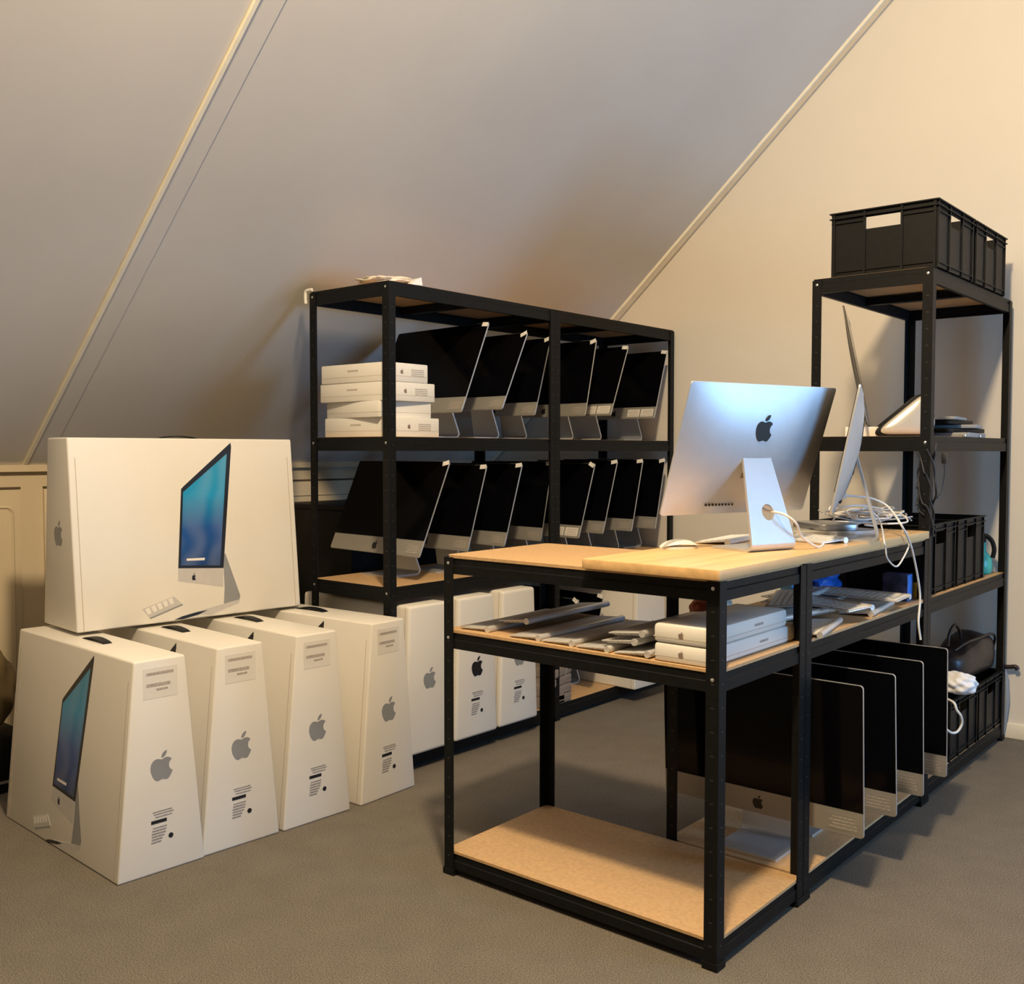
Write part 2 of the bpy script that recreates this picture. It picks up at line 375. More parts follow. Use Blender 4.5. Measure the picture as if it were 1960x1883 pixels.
# beech worktop panel
mb = MB().prism(rrect(.378, 1.44, .008, 3, -.176, .692), .9002, .9245)
tag(mb.build('worktop_panel', M_['beech'], bevel=.002), 'solid beech worktop panel lying across both workbenches', 'worktop')

# ------------------------------------------------------------------ all-in-one computers
CH, CWD = .444, .65
def sheet_path(s, hy, hz):
    P = [(-.093, .0045), (.066, .0045)]
    for k in range(1, 6):
        a = -PI/2+k*(PI/2+.15)/6; P.append((.066+.022*cos(a), .0265+.022*sin(a)))
    P = [(a*s, b*s) for a, b in P]
    P.append((hy, hz)); return P
def make_computer(label, loc, rz, s=.8, g=.095, tilt=.3, wf=1.0, sticker=True, chinlabel=1, hole=False, group=None, stick_rot=0.0, name='desktop_computer', port=False, chm='alu', stand=True, dome=.036):
    root = thing(name, label, 'computer', loc, rz, group)
    w, h = CWD*s*wf, CH*s
    piv = Vector((0, -.02*s, g+.222*s))
    # stand
    up = Vector((0, sin(tilt), cos(tilt))); bk = Vector((0, cos(tilt), -sin(tilt)))
    hp = piv+up*(-.015*s)+bk*(.036*s)
    P = sheet_path(s, hp.y, hp.z); th = .0085*s
    fw, tw = .195*s, .125*s
    def wid(i): return fw if i < len(P)-1 else tw
    mb = MB(); L = len(P); vs = []
    nr = []
    for i, (y, z) in enumerate(P):
        a = Vector(P[max(i-1, 0)]); b = Vector(P[min(i+1, L-1)]); t = (b-a).normalized(); nr.append(Vector((-t.y, t.x)))
    last = L-1
    rng = L-1 if not hole else L-2
    for i in range(L):
        y, z = P[i]; n_ = nr[i]*th/2; ww = wid(i)/2
        vs += [(-ww, y+n_.x, z+n_.y), (ww, y+n_.x, z+n_.y), (ww, y-n_.x, z-n_.y), (-ww, y-n_.x, z-n_.y)]
    fs = [(0, 1, 2, 3)]
    for i in range(rng):
        a, b = i*4, (i+1)*4
        for k in range(4): fs.append((a+k, a+(k+1) % 4, b+(k+1) % 4, b+k))
    if not hole: b = (L-1)*4; fs.append((b+3, b+2, b+1, b))
    mb.add(vs, fs)
    if hole:
        A, B = Vector(P[-2]), Vector(P[-1]); ln = (B-A).length; d = (B-A)/ln; n2 = Vector((-d.y, d.x))
        hc, hr = ln*.36, .027*s; q = .034*s
        def pt(u, t, side):
            f = t/ln; wx = u if abs(u) < 1 and False else u
            c = A+d*t+n2*(side*th/2); return (u, c.x, c.y)
        W_ = lambda t: (fw+(tw-fw)*t/ln)/2
        for side in (1, -1):
            V = [pt(-W_(0), 0, side), pt(W_(0), 0, side), pt(W_(hc-q), hc-q, side), pt(-W_(hc-q), hc-q, side),
                 pt(W_(hc+q), hc+q, side), pt(-W_(hc+q), hc+q, side), pt(W_(ln), ln, side), pt(-W_(ln), ln, side),
                 pt(-q, hc-q, side), pt(q, hc-q, side), pt(q, hc+q, side), pt(-q, hc+q, side)]
            mb.add(V, [(0, 1, 2, 9, 8, 3), (3, 8, 11, 5), (9, 2, 4, 10), (5, 11, 10, 4, 6, 7)])
            N = 32; V = []; Fq = []
            for k in range(N):
                a = 2*PI*k/N; c_, s_ = cos(a), sin(a); m_ = q/max(abs(c_), abs(s_))
                V.append(pt(hr*c_, hc+hr*s_, side)); V.append(pt(m_*c_, hc+m_*s_, side))
            for k in range(N): j = (k+1) % N; Fq.append((2*k, 2*k+1, 2*j+1, 2*j))
            mb.add(V, Fq)
        N = 32; V = []; Fq = []
        for k in range(N):
            a = 2*PI*k/N; V += [pt(hr*cos(a), hc+hr*sin(a), 1), pt(hr*cos(a), hc+hr*sin(a), -1)]
        for k in range(N): j = (k+1) % N; Fq.append((2*k, 2*j, 2*j+1, 2*k+1))
        mb.add(V, Fq)
        for sg in (1, -1):
            mb.add([pt(sg*W_(0), 0, 1), pt(sg*W_(0), 0, -1), pt(sg*W_(ln), ln, -1), pt(sg*W_(ln), ln, 1)], [(0, 1, 2, 3)])
        mb.add([pt(-W_(ln), ln, 1), pt(W_(ln), ln, 1), pt(W_(ln), ln, -1), pt(-W_(ln), ln, -1)], [(0, 1, 2, 3)])
    if stand: mb.build('stand', M_['alu'], root, smooth=45)
    # chassis: domed shell, local frame x right, y back, z up along the panel
    rot = (-tilt, 0, 0)
    nseg = 6; base = rrect(w, h, .011*s, nseg)
    bb = []
    for i in range(len(base)):
        a, b = Vector(base[i]), Vector(base[(i+1) % len(base)]); n_ = max(1, int((b-a).length/.03))
        bb += [tuple(a+(b-a)*k/n_) for k in range(n_)]
    base = bb; K = len(base)
    e = .0048; vs = []; fs = []
    vs += [(a, -.0, b) for a, b in base]; vs += [(a, e, b) for a, b in base]
    fs += [tuple(range(K-1, -1, -1))]; fs += [(i, (i+1) % K, K+(i+1) % K, K+i) for i in range(K)]
    rings = 16; off = K
    for r in range(1, rings+1):
        f = 1-(r/rings)**1.3*.98
        k0 = len(vs)
        for a, b in base:
            u_, v_ = abs(a*f)/(w/2), abs(b*f)/(h/2)
            vs.append((a*f, e+dome*s*(1-u_**2.3)*(1-v_**2.3), b*f))
        for i in range(K): j = (i+1) % K; fs.append((off+i, off+j, k0+j, k0+i))
        off = k0
    fs.append(tuple(range(off, off+K)))
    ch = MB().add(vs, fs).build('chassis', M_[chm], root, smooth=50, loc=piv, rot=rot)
    cz = -h/2+.075*s
    zt = h/2
    # front glass and chin, fractions of a millimetre proud
    pg = [(a, b) for a, b in rrect(w-.003, h-.003, .010*s, nseg) if b > cz+.001]
    pg = pg+[]
    pg = sorted([p_ for p_ in pg], key=lambda p_: 0)
    poly = [(w/2-.0015, cz)]+[p_ for p_ in pg]+[(-w/2+.0015, cz)]
    MB().prism(poly, -.0016, -.0001, axis='y').build('screen', M_['glass'], ch)
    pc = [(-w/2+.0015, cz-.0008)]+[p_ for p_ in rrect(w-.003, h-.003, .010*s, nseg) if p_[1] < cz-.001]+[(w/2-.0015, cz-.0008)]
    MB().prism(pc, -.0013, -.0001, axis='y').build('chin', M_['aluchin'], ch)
    mb = MB(); emblem(mb, .042*s, Matrix.Translation((0, -.0014, -h/2+.037*s))); mb.build('front_emblem', M_['blackprint'], ch)
    mb = MB(); T = Matrix.Translation((0, e+.0275*s, .085*s)) @ Matrix.Rotation(PI, 4, 'Z')
    # rear emblem: a thin plate following the shell depth
    mb.v = []; dome > .03 and emblem(mb, .088*s, T @ Matrix.Rotation(-.085, 4, 'X'), .0062*s); dome > .03 and mb.build('rear_emblem', M_['blackprint'], ch)
    if sticker:
        T = Matrix.Translation((w/2-.017, -.0018, h/2-.008)) @ Matrix.Rotation(stick_rot, 4, 'Y')
        MB().box(-.017, .017, -.0008, 0, -.009, .009, T).build('price_sticker', M_['sticker'], ch)
    if chinlabel:
        mb = MB(); x1 = w/2-.012; x0 = x1-.20*s
        lw = .095*s
        for k in range(chinlabel):
            xx = x1-k*(lw+.008)
            mb.mi = 0; mb.box(xx-lw, xx, -.0019, -.0014, -h/2+.012*s, -h/2+.060*s)
            mb.mi = 1
            for j, zf in enumerate((.020, .030, .040, .050)):
                mb.box(xx-lw*(.92-.1*(j % 2)), xx-.006, -.0021, -.0019, -h/2+(zf-.0016)*s, -h/2+(zf+.0016)*s)
        mb.build('chin_label', [M_['label'] if chinlabel > 1 else M_['aluchin'], M_['faint']], ch)
    if port:
        mb = MB()
        for k in range(9):
            xx = w*.235-k*.0145*s
            depth = e+.0130*s
            mb.box(xx-.0022*s, xx+.0022*s, depth-.006, depth+.003, -h/2+.034*s, -h/2+.041*s)
        mb.build('port_row', M_['blackprint'], ch)
        mb = MB()
        T = Matrix.Translation((-.0, e+.029*s, -.075*s))
        mb.box(-.05*s, .05*s, -.004, .0035, -.01*s, .012*s, T); mb.build('memory_door', M_['mbrown'], ch)
    return root

YW = -.09
low = [(-1.87, .759, .407, .88, .081), (-1.834, .985, .302, .8, .093), (-1.833, 1.207, .302, .8, .097), (-1.885, 1.497, .207, .8, .099),
       (-1.833, 1.727, .323, .8, .095), (-1.836, 1.917, .303, .8, .105), (-1.834, 2.145, .248, .8, .105), (-1.834, 2.355, .225, .8, .105)]
lowlab = ['leftmost computer on the lower rack shelf, behind the rack corner post',
          'computer second from left on the lower rack shelf',
          'computer third from left on the lower rack shelf',
          'computer fourth from left on the lower rack shelf, beside the middle posts',
          'lower rack shelf computer with white chin label just right of the middle posts',
          'computer second to the right of the middle posts, lower rack shelf',
          'computer second from right on the lower rack shelf',
          'rightmost computer on the lower rack shelf, half hidden by the silver computer on the bench']
SR = [-.22, -.06, -.12, -.1, .45, -.2, -.12, -.25]
for i, (x, y, t, s, g_) in enumerate(low):
    make_computer(lowlab[i], (x, y, .692), YW, s, g_, t, stick_rot=SR[i], chinlabel=2 if i == 4 else 1, group='computers on the lower shelf of the back rack')
upr = [(-1.871, .991, .395, .88, .085), (-1.829, 1.212, .434, .8, .102), (-1.884, 1.468, .288, .8, .095), (-1.832, 1.752, .22, .8, .102),
       (-1.832, 1.984, .378, .8, .102), (-1.832, 2.350, .30, .8, .103)]
uplab = ['black-screened computer on the upper rack shelf, directly behind the small white boxes',
         'computer second from left on the upper rack shelf',
         'computer on the upper rack shelf leaning just left of the middle posts',
         'computer on the upper rack shelf just right of the middle posts',
         'computer second from right on the upper rack shelf, with one white chin label',
         'rightmost computer on the upper rack shelf, with two white labels under its screen']
SR = [.1, -.45, -.3, -.3, .1, .15]
for i, (x, y, t, s, g_) in enumerate(upr):
    make_computer(uplab[i], (x, y, 1.24), YW, s, g_, t, stick_rot=SR[i], chinlabel=2 if i >= 4 else 1, group='computers on the upper shelf of the back rack')
und = [(-.185, .560, -.05, .093), (-.182, .795, -.07, .085), (-.180, 1.022, -.06, .085), (-.180, 1.250, -.03, .088)]
unlab = ['nearest of the four computers on the bottom shelf of the second workbench',
         'second nearest computer on the bottom shelf of the second workbench',
         'third computer back on the bottom shelf of the second workbench',
         'farthest of the four computers on the bottom shelf, beside the crate with white wrap']
for i, (x, y, t, g_) in enumerate(und):
    make_computer(unlab[i], (x, y+.03, .07), 0.0, .93, g_, t, wf=1.0, sticker=False, group='computers on the bottom shelf of the second workbench')
make_computer('silver computer on the beech worktop seen from behind, cable through its stand', (-.153, .470, .9245), -1.889, .82, .086, .333, sticker=False, hole=True, port=True, chinlabel=0)
make_computer('silver computer farther along the worktop, seen almost edge-on', (-.062, .93, .9245), -1.225, .82, .086, .20, sticker=False, chinlabel=0, port=True)
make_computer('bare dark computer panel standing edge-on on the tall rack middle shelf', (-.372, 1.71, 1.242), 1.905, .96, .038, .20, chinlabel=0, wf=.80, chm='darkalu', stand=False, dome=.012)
o = MB().box(-.075, .075, -.14, .14, 0, .036).build('flat_carton', M_['carton2'], bevel=.003, loc=(-.318, 1.72, 1.2402), rot=(0, 0, .36)); tag(o, 'flat pale carton under the bare computer panel on the tall rack', 'box')
for i, y in enumerate((1.640, 1.835)):
    make_computer(['computer behind the white carton on the back rack bottom shelf, left one with tilted sticker', 'computer on the back rack bottom shelf touching the right white carton'][i],
                  (-1.85, y, .07), YW, .8, .10, .26, stick_rot=.5-.3*i)

# ------------------------------------------------------------------ computer cartons
def make_carton(label, loc, rz, w=.265, wt=.155, L=.775, H=.607, emb='greyprint', toplab=True, botlab=True, picture=True, handle=True, group=None, bev=.006):
    root = thing('computer_carton', label, 'box', loc, rz, group)
    MB().prism([(-w/2, 0), (w/2, 0), (wt/2, H), (-wt/2, H)], -L/2, L/2, axis='x').build('body', M_['carton'], root, bevel=bev, seg=3)
    sl = (w-wt)/2/H
    # seams of the wrap-around sleeve
    for sx in (-1, 1):
        for sy in (-1, 1):
            x = sx*(L/2-.022)
            MB().add([(x-.0012, sy*(w/2+.0003), .004), (x+.0012, sy*(w/2+.0003), .004), (x+.0012, sy*(wt/2+.0003), H-.004), (x-.0012, sy*(wt/2+.0003), H-.004),
                    (x-.0012, sy*(w/2-.001), .004), (x+.0012, sy*(w/2-.001), .004), (x+.0012, sy*(wt/2-.001), H-.004), (x-.0012, sy*(wt/2-.001), H-.004)],
                   [(0,1,2,3),(7,6,5,4),(0,4,5,1),(1,5,6,2),(2,6,7,3),(3,7,4,0)]).build('seam', M_['cartonedge'], root)
    for sx in (1, -1):
        T = Matrix.Translation((sx*(L/2+.0002), 0, H*.500)) @ Matrix.Rotation(PI/2*sx, 4, 'Z')
        mb = MB(); emblem(mb, .082 if H > .58 else .078, T, .0007); mb.build('emblem', M_[emb], root)
    x = L/2+.0002
    if toplab:
        mb = MB(); mb.box(x-.0001, x+.0003, -.052, .052, H-.110, H-.024); mb.mi = 1
        for z, y0, y1, hh in ((H-.040, -.042, .040, .004), (H-.072, -.042, .030, .0045), (H-.086, -.012, .022, .003)): mb.box(x+.0004, x+.0007, y0, y1, z-hh, z+hh)
        mb.build('shipping_label', [M_['carton'], M_['faint']], root)
    if botlab:
        mb = MB()
        z0 = .120
        for k, (dz, a0, b0, hh) in enumerate(((.055, -.028, .030, .0016), (.048, -.024, .035, .0016), (.040, -.020, .030, .0016), (.027, -.033, .014, .0048),
                                             (.010, -.028, .014, .0018), (.002, -.030, .012, .0022), (-.006, -.032, .010, .0022), (-.014, -.032, .006, .0022), (-.022, -.032, .000, .0022), (-.030, -.034, -.004, .0022))):
            mb.mi = 1 if k == 3 else 0
            mb.box(x, x+.0005, a0, b0, z0+dz-hh, z0+dz+hh)
        mb.mi = 1; T = Matrix.Translation((x, .026, z0-.022)) @ Matrix.Rotation(PI/2, 4, 'Y'); mb.lathe([(.0075, 0), (.0075, .0006)], 14, T)
        mb.build('specification_print', [M_['ink'], M_['blackprint']], root)
    if handle:
        mb = MB(); pts = smoothpath([(-.075, 0, H-.0005), (-.05, 0, H+.006), (0, 0, H+.010), (.05, 0, H+.006), (.075, 0, H-.0005)], 6)
        vs = []; fs = []
        for i, p_ in enumerate(pts):
            ww = .014
            vs += [(p_.x, -ww, p_.z), (p_.x, ww, p_.z), (p_.x, ww, p_.z-.003), (p_.x, -ww, p_.z-.003)]
        N = len(pts)
        for i in range(N-1):
            for k in range(4): fs.append((i*4+k, i*4+(k+1) % 4, (i+1)*4+(k+1) % 4, (i+1)*4+k))
        fs += [(0, 1, 2, 3), ((N-1)*4+3, (N-1)*4+2, (N-1)*4+1, (N-1)*4)]
        mb.add(vs, fs); mb.build('handle', M_['plasticblk'], root, smooth=50)
    if picture:
        # printed picture on the -y face; (u,v) fractions of the face
        def P(u, v, d=.0004):
            return (-L/2+u*L, -(w/2+(wt-w)/2*v)-d, v*H)
        def poly(mb, pts, d, mi):
            mb.mi = mi; n_ = len(pts); vs = [P(u, v, d) for u, v in pts]+[P(u, v, -.0005) for u, v in pts]
            mb.add(vs, [tuple(range(n_-1, -1, -1)), tuple(range(n_, 2*n_))]+[(i, (i+1) % n_, n_+(i+1) % n_, n_+i) for i in range(n_)])
        mb = MB()
        poly(mb, [(.420, .215), (.424, .285), (.628, .265), (.622, .160)], .0006, 2)           # chin
        poly(mb, [(.424, .285), (.456, .720), (.468, .735), (.695, .978), (.697, .955), (.628, .265)], .0006, 1)   # bezel
        poly(mb, [(.436, .300), (.464, .702), (.674, .915), (.613, .282)], .0009, 0)   # picture
        poly(mb, [(.630, .330), (.640, .350), (.700, .100), (.690, .060), (.620, .060), (.628, .150)], .0005, 3)  # stand
        poly(mb, [(.455, .030), (.640, .068), (.698, .080), (.690, .058), (.56, .012)], .0006, 2)  # foot
        poly(mb, [(.262, .085), (.290, .035), (.432, .090), (.398, .135)], .0007, 2)    # keyboard
        poly(mb, [(.290, .035), (.294, .028), (.436, .083), (.432, .090)], .0008, 3)
        for k in range(5):
            a = k/5; poly(mb, [(.272+a*.125, .082+a*.050), (.285+a*.122, .052+a*.05), (.300+a*.122, .059+a*.05), (.290+a*.125, .090+a*.05)], .0010, 4)
        poly(mb, [(.462, .323), (.463, .335), (.545, .332), (.543, .318)], .0012, 4)    # row of small icons
        T = Matrix.Translation(P(.49, .228, .0012)) @ Matrix.Diagonal((.55, 1, 1, 1)).to_4x4(); mb.mi = 1; emblem(mb, .030, T, .0003)
        mb.mi = 1; poly(mb, [(.395, .008), (.43, .022), (.50, .036), (.545, .040), (.50, .020), (.43, .006)], .0008, 1)
        mb.build('printed_picture', [M_['wave'], M_['blackprint'], M_['paleprint'], M_['greyprint'], M_['label']], root)
        mb = MB(); mb.mi = 0
        T = Matrix.Translation((L/2-.21, 0, 0))
    return root
rowl = ['leftmost white computer carton of the floor row, its screen picture facing left',
        'second white computer carton from the left in the floor row',
        'third white computer carton in the floor row, under the right part of the large carton',
        'fourth white computer carton in the floor row, nearest the back rack']
base_ = None
for i, (x, y, rz) in enumerate([(-1.857, -.486, -.052), (-1.85, -.222, -.060), (-1.832, .048, -.045), (-1.828, .322, .04)]):
    if i == 0: base_ = make_carton(rowl[0], (x, y, 0), rz, group='white computer cartons in the floor row')
    else: dup(base_, (x, y, 0), rz, rowl[i], 'white computer cartons in the floor row')
make_carton('large white computer carton lying across the tops of the floor row', (-2.063, -.075, .618), 1.477, w=.275, wt=.16, L=.816, H=.612, toplab=False, botlab=False)
for i, (y, e_) in enumerate(((.640, 'greyprint'), (.905, 'blackprint'), (1.165, 'greyprint'))):
    make_carton(['smaller white carton with grey emblem on the back rack bottom shelf, left end', 'white carton with a black emblem on the back rack bottom shelf',
                 'third white carton on the back rack bottom shelf, beside the dark gap'][i], (-1.845, y, .07), -.02, w=.245, wt=.20, L=.62, H=.552, emb=e_,
                toplab=False, botlab=i > 0, picture=False, handle=False, bev=.012)
make_carton('white carton at the right end of the back rack bottom shelf, sticking out', (-1.80, 2.085, .07), -.05, w=.26, wt=.22, L=.66, H=.552, emb='greyprint', toplab=False, botlab=False, picture=False, handle=False)

def small_carton(label, loc, rz, lx, ly, h, group, marks, chamfer=.004, emb_front=False, m='carton2'):
    root = thing('laptop_carton', label, 'box', loc, rz, group)
    MB().box(-lx/2, lx/2, -ly/2, ly/2, 0, h).build('body', M_[m], root, bevel=chamfer, seg=2)
    mb = MB(); z = h*.62
    mb.box(-lx/2-.0003, lx/2+.0003, -ly/2-.0003, ly/2+.0003, h*.30, h*.30+.0012); mb.build('lid_seam', M_['cartonedge'], root)
    if marks:
        mb = MB()
        for k in range(7): mb.box(-.030+k*.0085, -.030+k*.0085+.0062, -ly/2-.0006, -ly/2, z-.003, z+.0035)
        mb.build('word_mark', M_['faint'], root)
        mb = MB(); x = lx/2
        for k in range(4): mb.box(x, x+.0006, .02, .085, h*.35+k*.007, h*.35+k*.007+.003)
        mb.build('specification_print', M_['faint'], root)
        mb = MB(); emblem(mb, .018, Matrix.Translation((x+.0002, -.03, h*.55)) @ Matrix.Rotation(PI/2, 4, 'Z')); mb.build('emblem', M_['mbrown'], root)
    if emb_front:
        mb = MB(); emblem(mb, .017, Matrix.Translation((0, -ly/2-.0002, h*.5))); mb.build('emblem', M_['mbrown'], root)
        mb = MB()
        for k in range(6): mb.box(lx/2, lx/2+.0006, .02+k*.008, .026+k*.008, h*.5, h*.5+.006)
        mb.build('word_mark', M_['faint'], root)
    return root
z = 1.24
for i, (x, y, lx, ly, h, rz) in enumerate([(-1.795, .640, .36, .262, .072, 0), (-1.80, .628, .33, .25, .060, -.10), (-1.80, .622, .37, .252, .070, 0), (-1.795, .602, .36, .215, .070, .01)]):
    small_carton(['flat white laptop carton at the bottom of the stack on the upper rack shelf', 'slimmer white carton turned slightly, second from the bottom of the rack stack',
                  'flat white laptop carton second from the top of the rack stack', 'topmost flat white laptop carton of the rack stack'][i],
                 (x, y, z), rz, lx, ly, h, 'laptop cartons on the upper rack shelf', i != 1)
    z += h
z = .692
for i, (x, y, lx, ly, h) in enumerate([(-.105, .245, .148, .47, .045), (-.105, .215, .150, .41, .045)]):
    small_carton(['long white carton under another on the front workbench middle shelf', 'upper long white carton on the front workbench middle shelf'][i],
                 (x, y, z), 0, lx, ly, h, 'white cartons on the front workbench shelf', False, .009, True)
    z += h
# cartons on the back rack's bottom shelf, behind
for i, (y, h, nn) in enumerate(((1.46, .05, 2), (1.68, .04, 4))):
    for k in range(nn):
        t_ = small_carton('%s flat shaded-brown carton of the %s low stack on the back rack bottom shelf' % (['lowest', 'second', 'third', 'top'][k], ['left', 'right'][i]),
                     (-1.72, y+(.0 if i == 0 else -.20), .07+k*h), .05*k, .26, .17, h-.001, 'flat cartons on the back rack bottom shelf', False, m='shaded_kraft')
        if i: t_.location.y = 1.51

# ------------------------------------------------------------------ keyboards and mice
def make_keyboard(label, loc, rot, long=.43, wide=.115, group=None, face_up=True, cable=False, name='keyboard'):
    root = thing(name, label, 'keyboard', loc, 0, group); root.rotation_euler = rot
    # long axis along local y, thick rear edge at +x
    mb = MB(); mb.prism([(-wide/2, .001), (wide/2-.008, .009), (wide/2-.008, .013), (-wide/2, .005)], -long/2, long/2, axis='y')
    mb.build('plate', M_['keyalu'], root, bevel=.0012)
    mb = MB(); mb.tube([(wide/2-.009, -long/2, .0085), (wide/2-.009, long/2, .0085)], .0088, 14); mb.build('battery_tube', M_['keyalu'], root, smooth=40)
    mb = MB(); rows = 5; n_ = int(long/.0195)-1
    for r in range(rows):
        for c in range(n_):
            x = -wide/2+.010+r*.0175; y = -long/2+.010+c*.0195
            zz = .005+(x+wide/2+.007)/wide*.0085 if face_up else (.001+(x+wide/2)/wide*.008-.003)
            mb.box(x, x+.0155, y, y+.0165, zz-.001, zz+.0018)
    mb.build('keys', M_['key'], root)
    return root
kx = [(-.775, .235, .0, .04), (-.585, .225, .0, .02), (-.468, .222, .0, -.01), (-.352, .218, .0, -.03), (-.278, .226, .024, -.03), (-.238, .218, .001, -.02), (-.262, .222, .047, .01)]
kx.append((-.682, .292, .0235, .035))
kl = ['aluminium keyboard lying at the left end of the front workbench shelf', 'keyboard second from the left in the fan on the front workbench shelf',
      'third keyboard from the left in the fan on the front workbench shelf', 'fourth keyboard from the left, lying flat under the others',
      'keyboard lying on the flat ones, just left of the white cartons', 'keyboard squeezed flat against the white cartons', 'topmost keyboard of the fan on the front workbench shelf', 'keyboard bridging the two leftmost ones on the front workbench shelf']
for i, (x, y, dz, rz) in enumerate(kx):
    make_keyboard(kl[i], (x, y, .6925+dz), (0, .02 if i < 4 else -.02, rz), .41, .105, 'aluminium keyboards on the front workbench shelf', face_up=False)
k0 = None
spots = [(-.06, .66, .0, .20, 'first keyboard poking over the edge of the second bench shelf, nearest the front'), (-.075, 1.10, 0, .12, 'farther keyboard poking over the edge of the second bench shelf'),
         (-.17, .72, .016, -.15, 'keyboard on the second bench shelf, behind the nearest one'), (-.28, .74, 0, .05, 'keyboard at the back of the second bench shelf near the orange packet'),
         (-.19, 1.02, .016, .25, 'keyboard crossing the middle of the pile on the second bench shelf'), (-.16, .90, .034, 1.2, 'keyboard lying crosswise over the pile on the second bench shelf'),
         (-.26, .99, .034, .1, 'keyboard on top at the back of the second bench shelf pile'), (-.15, 1.14, .034, 1.5, 'keyboard lying crosswise beside the small blue carton'),
         (-.20, .80, .052, .35, 'topmost keyboard of the pile on the second bench shelf')]
for i, (x, y, dz, rz, lb) in enumerate(spots):
    make_keyboard(lb, (x, y, .6925+dz), (0, 0, rz), .36 if i > 1 else .28, .105, 'keyboards piled on the second workbench shelf')
make_keyboard('slim keyboard on the beech worktop in front of the silver computer', (-.318, .655, .9247), (0, 0, .12), .28, .105)
make_keyboard('white-edged keyboard on the worktop between the two computers', (-.135, .80, .9247), (0, 0, 1.15), .20, .10)
def mouse(label, loc, rz):
    prof = []
    mb = MB(); nx, ny = 14, 10; vs = []; fs = []
    for i in range(nx+1):
        for j in range(ny+1):
            u = -1+2*i/nx; v = -1+2*j/ny
            wy = .029*math.sqrt(max(0, 1-abs(u)**3.2)); z_ = .0225*(1-abs(u)**2.4)**.8*(1-.55*v*v)
            vs.append((u*.057, v*wy, .003+z_))
    for i in range(nx):
        for j in range(ny): a = i*(ny+1)+j; fs.append((a, a+1, a+ny+2, a+ny+1))
    k = len(vs); mb.add(vs, fs)
    ring = [(.055*cos(2*PI*t/28), .028*sin(2*PI*t/28)) for t in range(28)]
    mb.prism(ring, 0, .006)
    o = mb.build('computer_mouse', M_['whitepl'], smooth=50, loc=loc, rot=(0, 0, rz)); tag(o, label, 'mouse')
mouse('white low computer mouse at the left end of the beech worktop', (-.315, .355, .9247), .95)

# ------------------------------------------------------------------ cables
def cord(name, label, pts, r, m, cat='cable', n=8, group=None):
    o = MB().tube(smoothpath(pts, n), r, 8).build(name, M_[m], smooth=60); return tag(o, label, cat, group)
def at(px, py, y):      # a photo position on a depth plane, used only to read off cable points
    d = F+R*((px-980)/1937.97)-U*((py-941.5)/1937.97); t = (y-CY)/d.y; return Vector((CX, CY, CZ))+d*t
cord('power_cord', 'white power cord passing through the stand hole of the silver computer', [at(1436, 962, .56), at(1455, 970, .52), at(1470, 978, .488), at(1500, 984, .47), at(1524, 1002, .49), at(1534, 1026, .53), (-.03, .60, .9285), (-.045, .68, .9282)], .0035, 'cable')
def atx(px, py, x):
    d = F+R*((px-980)/1937.97)-U*((py-941.5)/1937.97); t = (x-CX)/d.x; return Vector((CX, CY, CZ))+d*t
cord('charging_cable', 'long white cable draped from the worktop down to the bottom computers',
     [at(1612, 948, 1.06), at(1650, 951, 1.10), at(1672, 955, 1.14), at(1700, 970, 1.18), atx(1724, 1003, .022), atx(1742, 1040, .028), atx(1752, 1080, .028), atx(1759, 1120, .026), atx(1761, 1150, .026), atx(1758, 1190, .03), atx(1762, 1224, .035)], .0035, 'cable')
cord('charging_cable', 'white cable making a sagging loop over the edge of the worktop',
     [at(1660, 972, 1.04), at(1680, 990, 1.08), at(1688, 1010, 1.10), atx(1692, 1034, .018), atx(1695, 1050, .023), atx(1699, 1070, .024), atx(1716, 1084, .025), atx(1731, 1064, .024), atx(1740, 1042, .020), at(1740, 1022, 1.30), at(1728, 1016, 1.25)], .0026, 'cable')
MB().box(-.012, .012, -.009, .009, -.010, .010).build('x', M_['whitepl'], loc=at(1612, 948, 1.06), rot=(0, 0, .3))
o = bpy.data.objects['x']; o.name = 'cable_plug'; tag(o, 'small white square plug hanging behind the edge-on computer', 'plug')
random.seed(3)
for i in range(7):
    x = -.30+.04*i; c = Vector((-.20+.03*(i % 3), 1.25+.05*(i % 3), .936+.008*i)); pts = []
    for k in range(9):
        a = k*.9+i; pts.append(c+Vector((cos(a)*random.uniform(.04, .11), sin(a)*random.uniform(.06, .16), random.uniform(0, .028))))
    cord('coiled_cable', '%s coil in the tangle of %s cables at the far end of the worktop' % (['lowest', 'second', 'third', 'middle', 'fifth', 'sixth', 'topmost'][i], ['white', 'grey'][i % 2]), pts, .003, 'cable' if i % 2 == 0 else 'greycable', group='tangled cables on the worktop')
# silver gadgets in the pile
for i, (x, y, z_, rz, lb) in enumerate([(-.235, 1.02, .9247, .4, 'flat silver device lying under the cable tangle, left'), (-.14, 1.06, .9247, -.3, 'flat silver device lying under the cable tangle, right'), (-.20, 1.06, .944, .9, 'silver device on top of the two under the cables')]):
    o = MB().prism(rrect(.13, .20, .02, 4), 0, .019).build('silver_device', M_['rim'] if i else M_['aluchin'], bevel=.003, loc=(x, y, z_), rot=(0, 0, rz)); tag(o, lb, 'device', 'silver devices under the cables')
